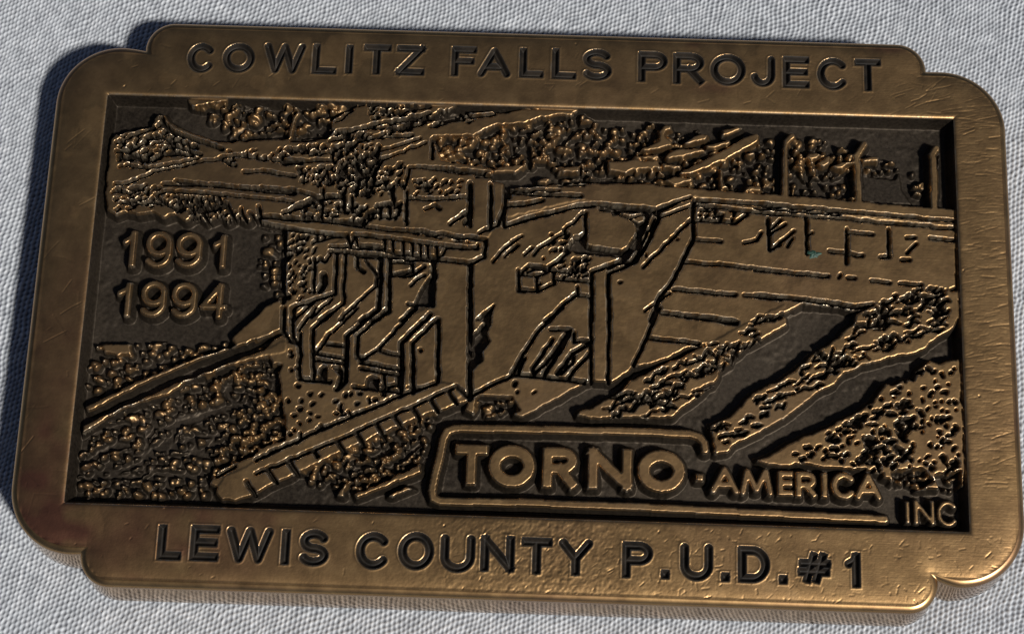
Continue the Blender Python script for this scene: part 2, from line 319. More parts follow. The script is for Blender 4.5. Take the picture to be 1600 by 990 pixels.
STAGE2 = """
@B
K 46 60 2.8 22 360,330 1100,180 1380,120 1400,230 760,330 420,480
K 32 26 2.8 50 380,420 740,400 700,640 420,640
K 44 40 2.6 12 0,400 360,400 360,500 0,500
K 40 30 2.6 30 560,560 680,540 900,760 600,800
@A
K 44 40 2.6 25 110,320 400,220 700,400 360,560 110,600
K 42 34 2.6 15 80,720 450,700 480,860 100,880
K 46 36 2.6 20 900,450 1400,440 1400,520 900,520
@23
D 80 1.5 0.15 560,660 700,570 800,480 1000,370 1200,340 1220,700 1230,980 900,1000 600,960 300,900
K 84 34 2.6 22 300,880 560,680 800,480 1000,370 1210,330 1220,980 640,960
@F
G 9 0.05 100,880 230,800 330,760 480,730
G 8 0.05 330,910 420,880 480,900
G 11 0 800,860 870,720 1010,690 1200,610 1400,580
G 8 0.05 780,960 860,900 1000,830 1190,820
G 8 0.05 490,660 560,625 640,620
G 8 0.05 890,520 1000,490 1010,530
G 9 0 1250,420 1260,520 1330,600
G 8 0.05 600,960 620,840 700,740
@f
G 9 0 125,720 160,700 200,690
G 10 0 170,735 215,720 235,700
G 8 0 120,745 180,740 215,742
G 9 0 225,745 240,735 290,740
G 8 0 260,712 300,705 330,690
G 8 0 250,668 272,655 300,650
@G
G 8 0 700,760 760,720 860,700
G 8 0 860,640 960,600 1000,560
G 7 0 1000,700 1100,640 1180,560
@C
G 9 0 1075,340 1190,230 1200,150
G 8 0 700,280 850,260 960,210
G 7 0 680,300 700,420
G 8 0 820,400 830,520
G 8 0 1000,400 1010,480
G 8 0 1190,380 1190,500
@D
G 10 0 200,230 300,230 330,190
G 8 0 390,260 380,350
G 9 0 640,330 720,280 820,235
G 8 0 900,290 910,330
G 10 0 1380,330 1370,720
G 8 0 1040,680 1050,620
G 8 0 1240,600 1260,520
@E
G 12 0 130,500 170,560 140,640
G 10 0 270,540 420,545 480,530
G 10 0 400,250 520,220 560,280
G 9 0 500,500 545,570
@A
G 4 0.1 100,390 200,345 330,300 370,270
G 4 0.1 100,450 250,430 340,360 440,350
G 5 0.0 435,200 450,250 520,310 700,375 880,440
G 4 0.2 460,360 560,380 700,430
G 4 0.1 480,400 640,450 730,480
G 7 0 170,500 240,490 300,520 350,470
G 6 0 380,500 420,480 560,470 660,480
G 3 0.2 200,560 330,580 560,540 700,500
G 3.5 0.1 90,690 160,690 320,640 380,600 560,565 760,520 860,515 980,560
G 3.5 0.15 870,500 980,480 1130,500 1414,540
G 4 0.15 1040,605 1200,600 1300,620 1414,640
G 4.5 0.0 450,695 800,700 1100,730 1414,765
G 3 0.3 540,670 860,710 1120,720 1414,735
G 3 0.15 460,745 800,765 1150,795 1400,825
G 3.5 0.2 80,745 200,760 320,700
G 4 0.15 130,830 260,835 430,825
G 3.5 0.2 390,770 450,830 540,880
G 4 0.1 720,860 760,940 790,985
G 4 0.1 920,840 960,920 970,960
G 4 0.1 1020,880 1060,960
G 4 0.1 1080,900 1120,960
G 5 0 1160,935 1414,950
G 5 0 1150,860 1160,920 1150,985
K 26 22 2.6 70 480,780 900,790 940,900 560,910
K 40 50 2.5 15 880,70 1200,60 1360,110 1300,160 960,120
K 40 30 2.5 70 600,830 900,850 1100,960 640,960
@B
G 5 0 0,50 300,40 560,55 900,75 1360,85
G 4 0.1 70,370 190,370 330,345 370,300
G 4 0 410,310 560,290 720,250
G 3 0.15 740,245 900,220 1090,175
G 4 0.1 400,230 440,220 520,150
G 3 0.1 380,420 560,390 700,345 760,320
G 4 0.1 540,390 640,360 780,345 960,340
G 5 0 560,520 700,470 720,410
G 3 0.15 720,450 880,405 1020,360
G 3 0.15 740,510 870,465 1060,390
G 5 0 545,520 560,580 580,620 560,700 550,780
G 3.5 0 0,515 150,520 360,525
G 4 0 0,545 150,540
G 3.5 0.1 380,410 370,500 390,540
G 4 0.1 670,700 690,600 740,520 780,500
G 4 0.1 900,720 930,640 940,570
G 3 0.15 940,570 1200,580 1500,610
G 3.5 0 0,745 120,750 260,790 360,790
G 6 0 60,900 100,860 250,800 440,790
G 4 0.1 300,720 295,800 295,940
G 5 0 0,950 300,965 620,980
G 4 0.1 460,790 460,890
G 4 0.1 515,780 520,890
G 4 0 730,850 725,920 800,945 860,920 870,850 800,835 730,850
G 4 0 795,840 795,940
G 5 0 815,720 825,820
G 4.5 0 920,740 920,985
G 4 0 920,800 1120,810 1200,800 1380,790
G 4 0.1 1060,880 1130,850 1170,880
G 6 0 1385,690 1385,900 1350,985
G 5 0 1240,985 1330,930 1380,880
G 4 0.15 880,280 960,265 1060,245
G 4 0.15 940,140 1090,125
G 3 0.2 1120,260 1200,210 1400,150
K 36 26 3 40 400,540 700,600 680,760 420,760
K 32 26 3 60 100,580 400,560 420,700 120,720
K 36 24 3 30 560,80 1000,100 960,200 620,210
K 40 30 3 20 960,640 1360,660 1300,780 980,780
K 50 24 3 60 120,400 330,400 300,480 160,490
K 40 26 3 50 740,560 920,520 900,720 760,760
@C
G 4 0 0,30 350,30 420,80 620,120 800,85 1200,70
G 4 0.1 90,240 210,190 390,160 560,140
G 4.5 0.05 75,330 75,480
G 3 0.2 0,555 260,590 480,600
G 4 0 420,620 660,620
G 5.5 0 660,640 670,780
G 6 0 370,690 365,985
G 5 0 530,690 530,985
G 3 0.3 640,680 640,830
G 5 0 640,850 630,985
G 4 0.1 670,740 880,760 1230,775
G 6 0 650,845 780,840 930,805
G 3 0.3 680,725 860,730
G 4.5 0 1100,660 1290,655 1485,645
G 4.5 0 690,620 870,620 1060,610 1240,605 1485,600
G 4 0 1225,530 1225,590
G 4 0 1425,490 1425,590
G 5 0 700,985 900,920 1200,855 1330,845
@12
G 4 0 0,415 230,355 400,305 500,300 850,330
G 4 0.1 0,232 410,250
G 3 0.3 0,212 280,218
G 3 0.3 280,190 430,185
G 7 0 530,325 700,335 830,335
P 0 - 590,340 700,375 830,340 800,430 750,560 690,615 640,600 710,520 745,470 740,420 680,380 600,360
P 0 - 370,490 450,480 440,540 600,570 700,590 680,615 380,590 350,560
P 0.85 - 700,380 800,360 790,400 750,410
G 5 0 440,350 440,470 380,520
G 3.5 0.1 420,350 370,410 310,450
G 4 0.1 320,460 240,510 160,560 130,600
G 3.5 0.1 75,600 120,560
G 4.5 0 360,520 340,580 270,640 220,670
G 4 0 640,640 720,640 850,380
G 5.5 0 850,350 880,370 810,520 735,640 575,710 577,990
G 5.5 0 690,610 620,650 475,700 475,990
G 3.5 0.1 870,325 1060,260
G 3.5 0.1 880,378 1062,310
G 5.5 0 1082,285 1082,495 1010,650 940,780 885,840 825,990
G 4 0.15 1060,395 780,675
G 3 0.3 940,830 790,935
G 4 0 1100,275 1599,310
G 4 0 1100,300 1310,330 1599,360
G 4.5 0 1095,395 1250,400 1330,410 1400,360
K 30 22 3 60 1100,320 1380,340 1330,390 1100,385
G 4 0.1 1100,510 1245,522
G 4 0.1 1030,645 1300,665 1599,700
G 4.5 0 960,808 1330,838
G 4 0.1 1380,840 1599,865
G 4.5 0 890,945 1230,980 1340,1000
G 4 0.1 1380,530 1460,510 1485,470
G 4.5 0 1525,380 1535,570
G 4 0.1 1545,440 1599,390
G 4 0.1 1545,560 1599,540
G 4 0 40,715 45,805 150,815 255,770 250,695 210,680 100,665 40,715
G 4 0 150,720 150,815
G 4 0 45,715 150,722 250,690
G 3 0.1 90,700 140,680 200,690
G 4 0 255,740 350,750 470,760
G 4 0 250,690 330,700 440,690
G 4 0 390,790 395,840 465,850
G 5 0 380,835 300,900 200,990
K 28 24 3 35 260,640 460,620 460,780 300,740
K 36 24 3 35 180,520 340,470 330,580 240,600
G 3 0.3 0,520 60,490
G 3 0.3 0,580 40,545
D 220 1.6 0.3 880,380 1050,480 900,800 600,960 600,720 740,660
D 160 1.5 0.3 0,420 400,330 330,450 40,640 0,900 260,840 440,880
@13
G 3.5 0.05 0,295 600,350 1190,402
G 3.5 0.05 0,320 500,360
G 3.5 0.05 0,348 520,385 600,395 1190,447
G 4.5 0 80,380 88,570
G 4 0.1 95,470 180,420
G 4 0.1 110,560 230,460
G 4 0.1 195,550 225,500
G 4.5 0 305,380 310,590
G 3.5 0.15 310,480 340,470
G 4.5 0 548,450 545,650
G 4 0.1 555,465 700,480
G 4.5 0.05 440,580 640,605
G 4.5 0 795,450 800,610 745,615
G 4 0.15 900,500 950,498
G 4 0.15 905,590 960,535
G 4 0.15 870,632 920,632
G 4 0.1 1040,500 1190,515
G 4.5 0.05 0,690 435,728
G 4 0.15 500,735 510,720
G 4 0.15 550,738 595,740
G 4 0.1 690,755 800,768
G 4 0.1 860,772 990,780
G 5 0.0 0,842 300,865 600,910 700,895
K 40 56 3 16 800,850 1000,800 1190,800 1190,900 760,985 640,960
K 46 70 3.5 28 0,970 250,890 300,900 200,960 40,1010
@11
G 4 0 20,372 170,378 380,395 540,420 730,445 1100,475 1240,500
G 5 0 165,350 200,340 390,260 500,250
G 4 0 30,412 180,445 440,478 540,482
G 3.5 0.1 540,480 560,545 580,480 760,500
G 3.5 0.1 590,480 600,540 750,555
G 3.5 0.05 760,500 765,560
G 3.5 0.05 812,505 815,570
G 3.5 0.05 872,510 875,580
G 3.5 0.05 925,518 928,590
G 3.5 0.05 975,525 978,595
G 3.5 0.05 1018,535 1020,600
G 3.5 0.05 1072,545 1075,605
G 3.5 0.1 590,480 900,515 1250,560 1310,555
G 3.5 0.05 440,548 640,560 760,575 1060,615 1110,600 1130,560
G 3.5 0.1 350,520 480,490 540,490
G 5 0 440,580 520,582 770,605 1030,630 1060,625 1270,650 1360,610 1365,510 1250,495
G 3 0.2 1130,560 1320,565 1320,540
G 6 0 170,450 165,620 160,880
G 5 0 480,590 470,830 340,870 225,910 222,990
G 4 0 530,580 520,885 380,985
G 4 0 440,600 410,640 380,620 350,650
G 10 0 400,720 405,770 380,810
G 4 0 345,620 345,820
G 5 0 600,620 600,670 640,700
G 4 0 600,605 730,615
G 6 0 740,610 738,810 730,920 620,990
G 6 0 795,610 790,935 690,990
G 3.5 0.15 650,630 720,720 715,780 640,850 560,920 500,985
G 4 0.05 810,640 930,650 930,690 800,720
G 5 0 800,718 920,720 1000,670
G 4 0.1 920,780 960,740 1000,720
P 0 - 940,890 985,800 1040,720 1055,640 1075,630 1060,900 1020,905
G 6 0 1055,640 1050,900
G 4 0.1 350,870 220,990
G 4 0 450,860 330,970
G 7 0 1275,650 1275,990
G 3.5 0.1 900,890 960,900 860,985
G 3.5 0.2 1410,640 1480,560 1560,500
G 3.5 0.2 1480,610 1555,540
P 0 - 1310,985 1420,895 1400,950 1380,1000
G 4 0.1 1560,690 1560,810 1599,815
G 4 0 1280,180 1275,430
G 5 0 1395,180 1395,430
G 5 0 1490,160 1480,300 1440,420 1330,470
G 5 0 1480,430 1599,385
K 38 30 2.8 65 190,460 420,480 330,620 320,860 180,880
K 30 20 3 30 240,250 700,330 680,400 260,380
K 40 26 3 60 420,300 880,290 860,400 740,420
@21
G 6 0 165,0 158,150 0,215
G 5 0 215,0 218,180 250,212
G 4 0.1 170,150 200,200 255,210
G 5 0 262,150 255,410
G 4 0.05 350,0 255,130
G 5 0 480,5 335,125 340,410
G 3.5 0.05 600,0 460,140
G 7 0 725,10 538,165 530,440 480,480
G 5 0 780,10 602,165 600,290 650,300
G 4.5 0.05 950,5 720,250 620,310
G 7 0 1035,40 865,205 862,490
G 5.5 0 1078,70 930,210 935,505
G 5.5 0 1085,70 1080,440
G 7 0 1272,0 1272,540
G 3.5 0.1 440,150 380,240 350,260
G 4.5 0 350,270 520,300
G 4.5 0 350,310 520,325
G 4 0.1 420,215 515,225
G 5 0 620,325 850,365
G 5 0 620,360 850,398
G 4 0.05 740,255 850,280
P 0 - 380,360 400,345 420,350 415,440 370,425
P 0 - 450,350 490,345 515,370 510,440 470,480 500,400
P 0 - 660,420 690,405 730,420 725,485 650,470
G 4 0 760,405 765,520
G 4.5 0 780,470 840,450 850,400
G 5 0 255,420 340,432 440,440
G 5 0 580,470 700,482 860,500
D 90 2 0.2 950,220 990,240 980,360 950,370
P 0 - 1290,160 1400,55 1395,100 1370,150 1390,200 1340,260 1350,310 1310,345 1280,375
G 5 0 1280,525 1400,460 1560,385 1580,330 1599,300
G 5 0 0,905 350,740 880,515 1070,450
G 4.5 0 0,985 480,790 720,680 930,590 1190,465 1280,540
G 5 0 1145,495 1195,565
G 5 0 1040,548 1080,612
G 5 0 925,595 970,655
G 5 0 820,645 860,705
G 5 0 715,690 765,780
G 5 0 590,740 632,800
G 5 0 480,790 525,855
G 5 0 345,855 365,885
G 5 0 195,925 245,990
K 90 24 3 25 180,450 860,520 640,620 200,790 60,860 40,700 180,560
D 80 2.2 0.1 180,450 860,520 640,620 200,790 60,860 40,700 180,560
K 60 14 3 70 180,200 250,220 250,420 200,410
@G
G 5 0 -180,790 -60,725
G 5 0 20,820 75,910
G 5 0 170,755 220,825
G 5 0 310,685 360,765
@22
G 4.5 0 470,0 470,440
G 4.5 0 580,0 575,440
G 5 0 300,0 150,145 50,300 0,390
G 5 0 0,395 200,415 430,440
G 5 0 230,130 340,130 200,330 130,390 120,360 240,190
G 6 0 345,135 300,230 190,400
G 5 0 370,150 370,200 460,200
G 6 0 460,210 360,270 270,390
G 5 0 460,270 330,420
G 4 0 370,290 360,330 290,390
G 4.5 0 820,180 1060,210 1110,215
G 4.5 0 890,30 1340,95
G 5 0 880,0 800,180 725,340
D 130 1.8 0.1 600,380 1100,330 1200,420 900,640 600,640
K 66 120 3 20 500,610 640,520 880,360 1330,150 1560,30 1599,90 1330,270 1150,480 960,630 600,640
K 130 40 3 18 500,610 640,520 880,360 1330,150 1560,30 1599,90 1330,270 1150,480 960,630 600,640
K 90 20 3 30 0,420 200,420 180,520 60,600 0,600
@23
K 66 110 3 20 0,510 230,400 500,200 640,30 1100,-30 1200,40 1000,200 640,320 400,470 0,720
K 130 24 3 30 0,510 230,400 500,200 640,30 1100,-30 1200,40 1000,200 640,320 400,470 0,720
K 46 80 3 18 -250,700 -100,680 0,640 -60,760 -200,850
D 95 2.2 0.05 680,580 800,480 1000,370 1200,340 1220,700 1230,980 900,1000 600,960 400,900 480,720
K 80 60 5.5 25 620,640 820,500 1000,520 960,700 860,960 620,960 580,740
K 85 60 5.5 -40 620,720 880,640 920,900 660,940
K 50 30 3.5 20 200,860 560,680 560,900 220,930
K 80 40 4 85 1060,640 1200,640 1220,980 1080,980
"""


def parse(text):
    z = ZOOM['f']
    for ln in text.strip().splitlines():
        t = ln.split()
        if not t:
            continue
        if t[0][0] == '@':
            z = ZOOM[t[0][1:]]
            continue
        pts = np.array([[float(v) for v in s.split(',')] for s in t if ',' in s])
        pts = np.stack([z[0] + pts[:, 0] / z[2], z[1] + pts[:, 1] / z[2]], 1)
        yield t[0], [s for s in t[1:] if ',' not in s], unproj(pts, RELIEF_TOP), z[2]


LAB = {}


def part_id(name):
    if name not in LAB:
        LAB[name] = new_label(name)
    return LAB[name]


def area_points(pts, step):
    lo, hi = pts.min(0), pts.max(0)
    gx, gy = np.meshgrid(np.arange(lo[0], hi[0], step), np.arange(lo[1], hi[1], step))
    gx = gx + (np.arange(gx.shape[0]) % 2 * step / 2)[:, None]
    q = np.stack([gx.ravel(), gy.ravel()], 1) + rng.uniform(-0.38, 0.38, (gx.size, 2)) * step
    if not len(q):
        return q
    return q[poly_mask(pts, q[:, 0], q[:, 1])]


def stamp_line(arr, pts, width, level):
    js, is_ = window(pts, width)
    d = line_dist(pts, GX[None, is_], GY[js, None])
    w = np.clip((width / 2 - d) / CELL + 0.5, 0, 1)
    arr[js, is_] = np.where(level < arr[js, is_], arr[js, is_] * (1 - w) + level * w, arr[js, is_])


WARP_X, WARP_Y = 0.05 * noise2((NY, NX), 7, 71), 0.05 * noise2((NY, NX), 7, 72)
LUMP = noise2((NY, NX), 11, 73) + 0.3 * noise2((NY, NX), 5, 74)


def run_ops(text):
    for op, a, pts, zs in parse(text):
        if op == 'P':
            h, name = float(a[0]), a[1]
            q = wobble(pts, 0.5, 0.05, True)
            js, is_ = window(q, 0.2)
            m = poly_mask(q, GX[None, is_], GY[js, None])
            relief[js, is_][m] = h
            if name != '-':
                label[js, is_][m] = part_id(name)
        elif op == 'R':
            w, h, name = float(a[0]) * PXMM, float(a[1]), a[2]
            key = name if name == 'logo_border' else name + str(len(PARTS))
            LAB[key] = lid = LAB.get(key) or new_label(name)
            js, is_ = window(pts, w + 0.5)
            d = line_dist(pts, GX[None, is_], GY[js, None])
            m = d < w / 2
            relief[js, is_][m] = h
            label[js, is_][d < w / 2 + 0.12] = lid
        elif op == 'T':
            s, r0, r1, h0, h1 = (float(v) for v in a[:5])
            lid = part_id(a[5])
            js, is_ = window(pts, 0.2)
            m = poly_mask(pts, GX[None, is_], GY[js, None])
            relief[js, is_][m] = np.minimum(relief[js, is_][m], 0.0)
            lump = 0.5 * smooth(1.3, 1.6, LUMP[js, is_])
            relief[js, is_] = np.where(m, np.maximum(relief[js, is_], lump), relief[js, is_])
            label[js, is_][m] = lid
            for c in area_points(pts, 1.12 * s * PXMM):
                if rng.random() < 0.12:
                    continue
                r = rng.uniform(r0, r1) * PXMM * rng.choice([0.75, 0.95, 1.1, 1.25])
                h = rng.uniform(h0, h1)
                asp = rng.uniform(1.0, 1.55)
                th = rng.normal(0.35, 0.5)
                bj, bi = window(c[None], r * 1.8)
                dx, dy = GX[None, bi] - c[0] + WARP_X[bj, bi], GY[bj, None] - c[1] + WARP_Y[bj, bi]
                u, v = dx * math.cos(th) + dy * math.sin(th), -dx * math.sin(th) + dy * math.cos(th)
                k = np.clip(1 - (u / (r * asp)) ** 2 - (v / r) ** 2, 0, 1) ** 0.55
                relief[bj, bi] = np.maximum(relief[bj, bi], h * k)
        elif op == 'G':
            stamp_line(relief, wobble(pts, 0.45, 0.035, False), float(a[0]) * PXMM, float(a[1]))
        elif op == 'K':
            s, ln, w, ang = float(a[0]) / zs * PXMM, float(a[1]) / zs * PXMM, float(a[2]) * PXMM, math.radians(float(a[3]))
            for c in area_points(pts, s):
                if rng.random() < 0.15:
                    continue
                L = ln * rng.uniform(0.4, 1.5)
                t = ang + rng.normal(0, 0.3 if ln < 3 * w else 0.13)
                b = rng.normal(0, 0.15) * L
                dv, nv = np.array([math.cos(t), math.sin(t)]), np.array([-math.sin(t), math.cos(t)])
                q = np.array([c - dv * L / 2, c - dv * L * 0.15 + nv * b, c + dv * L * 0.2 - nv * b * 0.5, c + dv * L / 2 + nv * b])
                dep = rng.uniform(0, 0.5)
                ww = w * rng.uniform(0.6, 1.7)
                for e_ in range(6):
                    f0, f1 = e_ / 6 * 3, (e_ + 1) / 6 * 3
                    p0, p1 = ((q[int(f)] + (q[min(int(f) + 1, 3)] - q[int(f)]) * (f - int(f))) for f in (f0, min(f1, 2.999)))
                    stamp_line(relief, np.array([p0, p1]), ww * (0.25 + math.sin(math.pi * (e_ + 0.5) / 6)) * rng.uniform(0.7, 1.2), dep)
        elif op == 'D':
            s, r, dep = float(a[0]) / zs * PXMM, float(a[1]) * PXMM, float(a[2])
            for c in area_points(pts, s):
                e = np.array([c, c + rng.normal(0, r * 1.2, 2)])
                stamp_line(relief, e, r * rng.uniform(1.0, 2.6), dep)


run_ops(STAGE1)
# the blocks of the wall below the road deck, each a part
seps = [((712.6, 602), (735, 622)), ((700.8, 610), (714, 628.4)), ((673, 624), (683.7, 640.8)), ((643, 636.3), (654.8, 652)),
        ((615.4, 649.4), (626, 665.2)), ((587.8, 661.2), (601, 679)), ((555, 674.4), (566, 690)), ((526, 687.5), (538, 704.6)),
        ((490.6, 704.6), (504, 722)), ((451, 723), (464, 740)), ((419.5, 735.5), (431, 752)), ((384.6, 750.6), (397.4, 771.5))]
for (a0, a1), (b0, b1) in zip(seps[:-1], seps[1:]):
    q = unproj([a0, a1, b1, b0], RELIEF_TOP)
    js, is_ = window(q, 0.2)
    m = poly_mask(q, GX[None, is_], GY[js, None])
    label[js, is_][m & (label[js, is_] == LAB['road_deck'])] = new_label('block')


# ---------------------------------------------------------------- lettering
def arc(cx, cy, rx, ry, a0, a1, n=18):
    t = np.radians(np.linspace(a0, a1, n))
    return [(cx + rx * math.cos(v), cy + ry * math.sin(v)) for v in t]


GLYPH = {
    'C': [arc(.5, .5, .5, .5, 42, 318, 28)],
    'O': [arc(.5, .5, .5, .5, 0, 360, 36)],
    'W': [[(0, 1), (.25, 0), (.5, 1), (.75, 0), (1, 1)]],
    'M': [[(0, 0), (.16, 1), (.5, .12), (.84, 1), (1, 0)]],
    'L': [[(0, 1), (0, 0)], [(0, 0), (1, 0)]],
    'I': [[(.5, 1), (.5, 0)]],
    'T': [[(0, 1), (1, 1)], [(.5, 1), (.5, 0)]],
    'Z': [[(0, 1), (1, 1)], [(1, 1), (0, 0)], [(0, 0), (1, 0)]],
    'F': [[(0, 1), (1, 1)], [(0, 1), (0, 0)], [(0, .52), (.88, .52)]],
    'E': [[(0, 1), (1, 1)], [(0, 1), (0, 0)], [(0, .52), (.92, .52)], [(0, 0), (1, 0)]],
    'A': [[(0, 0), (.5, 1), (1, 0)], [(.2, .3), (.8, .3)]],
    'S': [arc(.5, .74, .47, .26, 25, 270, 16) + arc(.5, .24, .5, .24, 90, -155, 16)],
    'P': [[(0, 0), (0, 1)], [(0, 1), (.55, 1)] + arc(.6, .74, .4, .26, 88, -88, 12) + [(.55, .48), (0, .48)]],
    'R': [[(0, 0), (0, 1)], [(0, 1), (.55, 1)] + arc(.6, .74, .4, .26, 88, -88, 12) + [(.55, .48), (0, .48)], [(.5, .48), (1, 0)]],
    'J': [[(1, 1), (1, .35)] + arc(.5, .33, .5, .33, 0, -170, 14)],
    'U': [[(0, 1), (0, .4)] + arc(.5, .38, .5, .38, 180, 360, 16) + [(1, .4), (1, 1)]],
    'N': [[(0, 0), (0, 1)], [(0, 1), (1, 0)], [(1, 0), (1, 1)]],
    'Y': [[(0, 1), (.5, .45), (1, 1)], [(.5, .45), (.5, 0)]],
    'D': [[(0, 0), (0, 1)], [(0, 1), (.4, 1)] + arc(.45, .5, .55, .5, 88, -88, 18) + [(.4, 0), (0, 0)]],
    '.': [[(.45, .5), (.55, .5)]],
    '#': [[(.22, 0), (.48, 1)], [(.58, 0), (.84, 1)], [(.05, .68), (1, .68)], [(0, .32), (.95, .32)]],
    '1': [[(.72, 0), (.72, 1)], [(.72, 1), (.55, .84), (.0, .72)]],
    '9': [arc(.5, .68, .5, .32, 0, 360, 26), [(1, .68), (1, .5)] + arc(.45, .36, .55, .36, 10, -140, 14)],
    '4': [[(.78, 0), (.78, 1)], [(.78, 1), (0, .3)], [(0, .3), (1, .3)]],
}


def glyph_sdf(ch, box, t, z, square=True):
    """signed distance (mm) of a stroke letter fitted to a pixel box (x left, x right, y top, y bottom)"""
    xl, xr, yt, yb = box
    bl, br, tl, tr = unproj([(xl, yb), (xr, yb), (xl, yt), (xr, yt)], z)
    xa, xb = (bl[0] + tl[0]) / 2, (br[0] + tr[0]) / 2
    ya, yc = (bl[1] + br[1]) / 2, (tl[1] + tr[1]) / 2
    pad = t
    js, is_ = window(np.array([[xa, ya], [xb, yc]]), pad)
    xx, yy = GX[None, is_], GY[js, None]
    d = np.full((yy.shape[0], xx.shape[1]), 9.0)
    for st in GLYPH[ch]:
        q = np.array([(xa + t / 2 + x * (xb - xa - t), ya + t / 2 + y * (yc - ya - t)) for x, y in st])
        d = np.minimum(d, line_dist(q, xx, yy) - t / 2)
        if square and len(st) == 2:
            a, b = q
            L = np.hypot(*(b - a)) + 1e-9
            ux, uy = (b - a) / L
            mx, my = (a + b) / 2
            u, v = (xx - mx) * ux + (yy - my) * uy, -(xx - mx) * uy + (yy - my) * ux
            d = np.minimum(d, np.maximum(np.abs(u) - L / 2 - t / 2 * 0.92, np.abs(v) - t / 2))
    return js, is_, d


TOP_TEXT = [('C', 293, 336, 68, 113), ('O', 348, 397, 68, 113), ('W', 412, 476, 68, 114), ('L', 488, 526, 69, 115),
            ('I', 539, 552, 70, 115), ('T', 567, 610, 70, 116), ('Z', 619, 663, 71, 117), ('F', 705, 744, 73, 119),
            ('A', 747, 797, 75, 120), ('L', 812, 849, 75, 121), ('L', 862, 900, 76, 123), ('S', 910, 955, 77, 125),
            ('P', 997, 1042, 81, 128), ('R', 1052, 1099, 83, 131), ('O', 1110, 1164, 85, 133), ('J', 1173, 1210, 88, 135),
            ('E', 1223, 1264, 89, 137), ('C', 1277, 1326, 91, 140), ('T', 1335, 1376, 93, 142)]
BOT_TEXT = [('L', 246, 284, 819, 874), ('E', 297, 342, 820, 875), ('W', 353, 425, 823, 878), ('I', 437, 454, 826, 881),
            ('S', 467, 513, 827, 883), ('C', 556, 610, 831, 888), ('O', 622, 677, 831, 889), ('U', 688, 741, 835, 893),
            ('N', 751, 803, 836, 892), ('T', 814, 862, 840, 896), ('Y', 873, 925, 842, 898), ('P', 972, 1019, 846, 902),
            ('.', 1032, 1046, 889, 904), ('U', 1063, 1113, 849, 906), ('.', 1126, 1140, 893, 908), ('D', 1153, 1202, 853, 909),
            ('.', 1216, 1231, 897, 912), ('#', 1246, 1298, 862, 910), ('1', 1320, 1348, 862, 917)]
RAISED = [(c, x0, x1, y0, y1, 9.0, 'digit') for c, x0, x1, y0, y1 in (
    ('1', 190, 216, 359, 416), ('9', 227, 268, 360, 417), ('9', 274, 315, 362, 417), ('1', 331, 357, 365, 418),
    ('1', 181, 209, 440, 494), ('9', 219, 259, 438, 494), ('9', 267, 307, 440, 495), ('4', 313, 354, 441, 496))]
RAISED += [('T', 710, 762, 693, 757, 16, 'letter'), ('O', 763, 836, 694, 760, 19, 'letter'), ('R', 847, 902, 698, 762, 16, 'letter'),
           ('N', 918, 988, 699, 764, 16, 'letter'), ('O', 996, 1071, 702, 768, 19, 'letter'), ('.', 1086, 1101, 738, 752, 12, 'letter')]
RAISED += [('A', 1110, 1155, 728, 771, 9.5, 'letter'), ('M', 1156, 1208, 731, 773, 9.5, 'letter'), ('E', 1215, 1240, 735, 774, 9.5, 'letter'),
           ('R', 1243, 1276, 736, 776, 9.5, 'letter'), ('I', 1281, 1296, 737, 777, 9.5, 'letter'), ('C', 1299, 1339, 737, 779, 9.5, 'letter'),
           ('A', 1336, 1378, 739, 780, 9.5, 'letter'),
           ('I', 1413, 1425, 782, 816, 6.5, 'letter'), ('N', 1429, 1461, 780, 818, 6.5, 'letter'), ('C', 1465, 1499, 781, 821, 6.5, 'letter')]
forest_id = LAB['forest']
relief = np.where(label == forest_id, relief, blur(relief, 0.6))
for ch, xl, xr, yt, yb, w, name in RAISED:
    js, is_, d = glyph_sdf(ch, (xl, xr, yt, yb), w * PXMM, RELIEF_TOP)
    h = 0.9 if yt > 778 and name == 'letter' else 1.0
    relief[js, is_] = np.maximum(relief[js, is_], h * np.clip(0.8 - d / CELL, 0, 1))
    label[js, is_][d < 0.16] = new_label(name)

# sloping flanks below every raised edge, then the cut lines
FLANK = np.where(label == forest_id, CELL / 0.2, CELL / 0.42)
for k in range(8):
    st = FLANK
    p = np.pad(relief, 1, mode='edge')
    for dy, dx, s in ((0, 1, st), (2, 1, st), (1, 0, st), (1, 2, st), (0, 0, st * 1.4142), (0, 2, st * 1.4142), (2, 0, st * 1.4142), (2, 2, st * 1.4142)):
        relief = np.maximum(relief, p[dy:dy + NY, dx:dx + NX] - s)
run_ops(STAGE2)
# uneven hand-cut edges: strong in rock and foliage, slight on the masonry
rough = np.isin(label, [LAB[n_] for n_ in ('forest', 'rock_bank', 'hillside', 'riverbank', 'switchyard')])
wamp = blur(np.where(rough, 0.034, 0.01), 2.0) / CELL
wy_ = np.clip(np.arange(NY)[:, None] + wamp * (noise2(relief.shape, 5, 91) + 0.5 * noise2(relief.shape, 2.5, 92)), 0, NY - 1.01)
wx_ = np.clip(np.arange(NX)[None] + wamp * (noise2(relief.shape, 5, 93) + 0.5 * noise2(relief.shape, 2.5, 94)), 0, NX - 1.01)
j_, i_ = wy_.astype(int), wx_.astype(int)
fj, fi = wy_ - j_, wx_ - i_
relief = ((relief[j_, i_] * (1 - fi) + relief[j_, i_ + 1] * fi) * (1 - fj) + (relief[j_ + 1, i_] * (1 - fi) + relief[j_ + 1, i_ + 1] * fi) * fj)
relief = np.clip(relief, 0, 1) ** 1.35
relief = np.where(label == forest_id, blur(relief, 0.85), blur(relief, 0.55))
relief += (1 - smooth(0.0, 0.3, relief)) * (0.010 * noise2(relief.shape, 6, 95) + 0.022 * noise2(relief.shape, 19, 96)) + 0.0016 * noise2(relief.shape, 5, 3) + 0.003 * noise2(relief.shape, 22, 4)
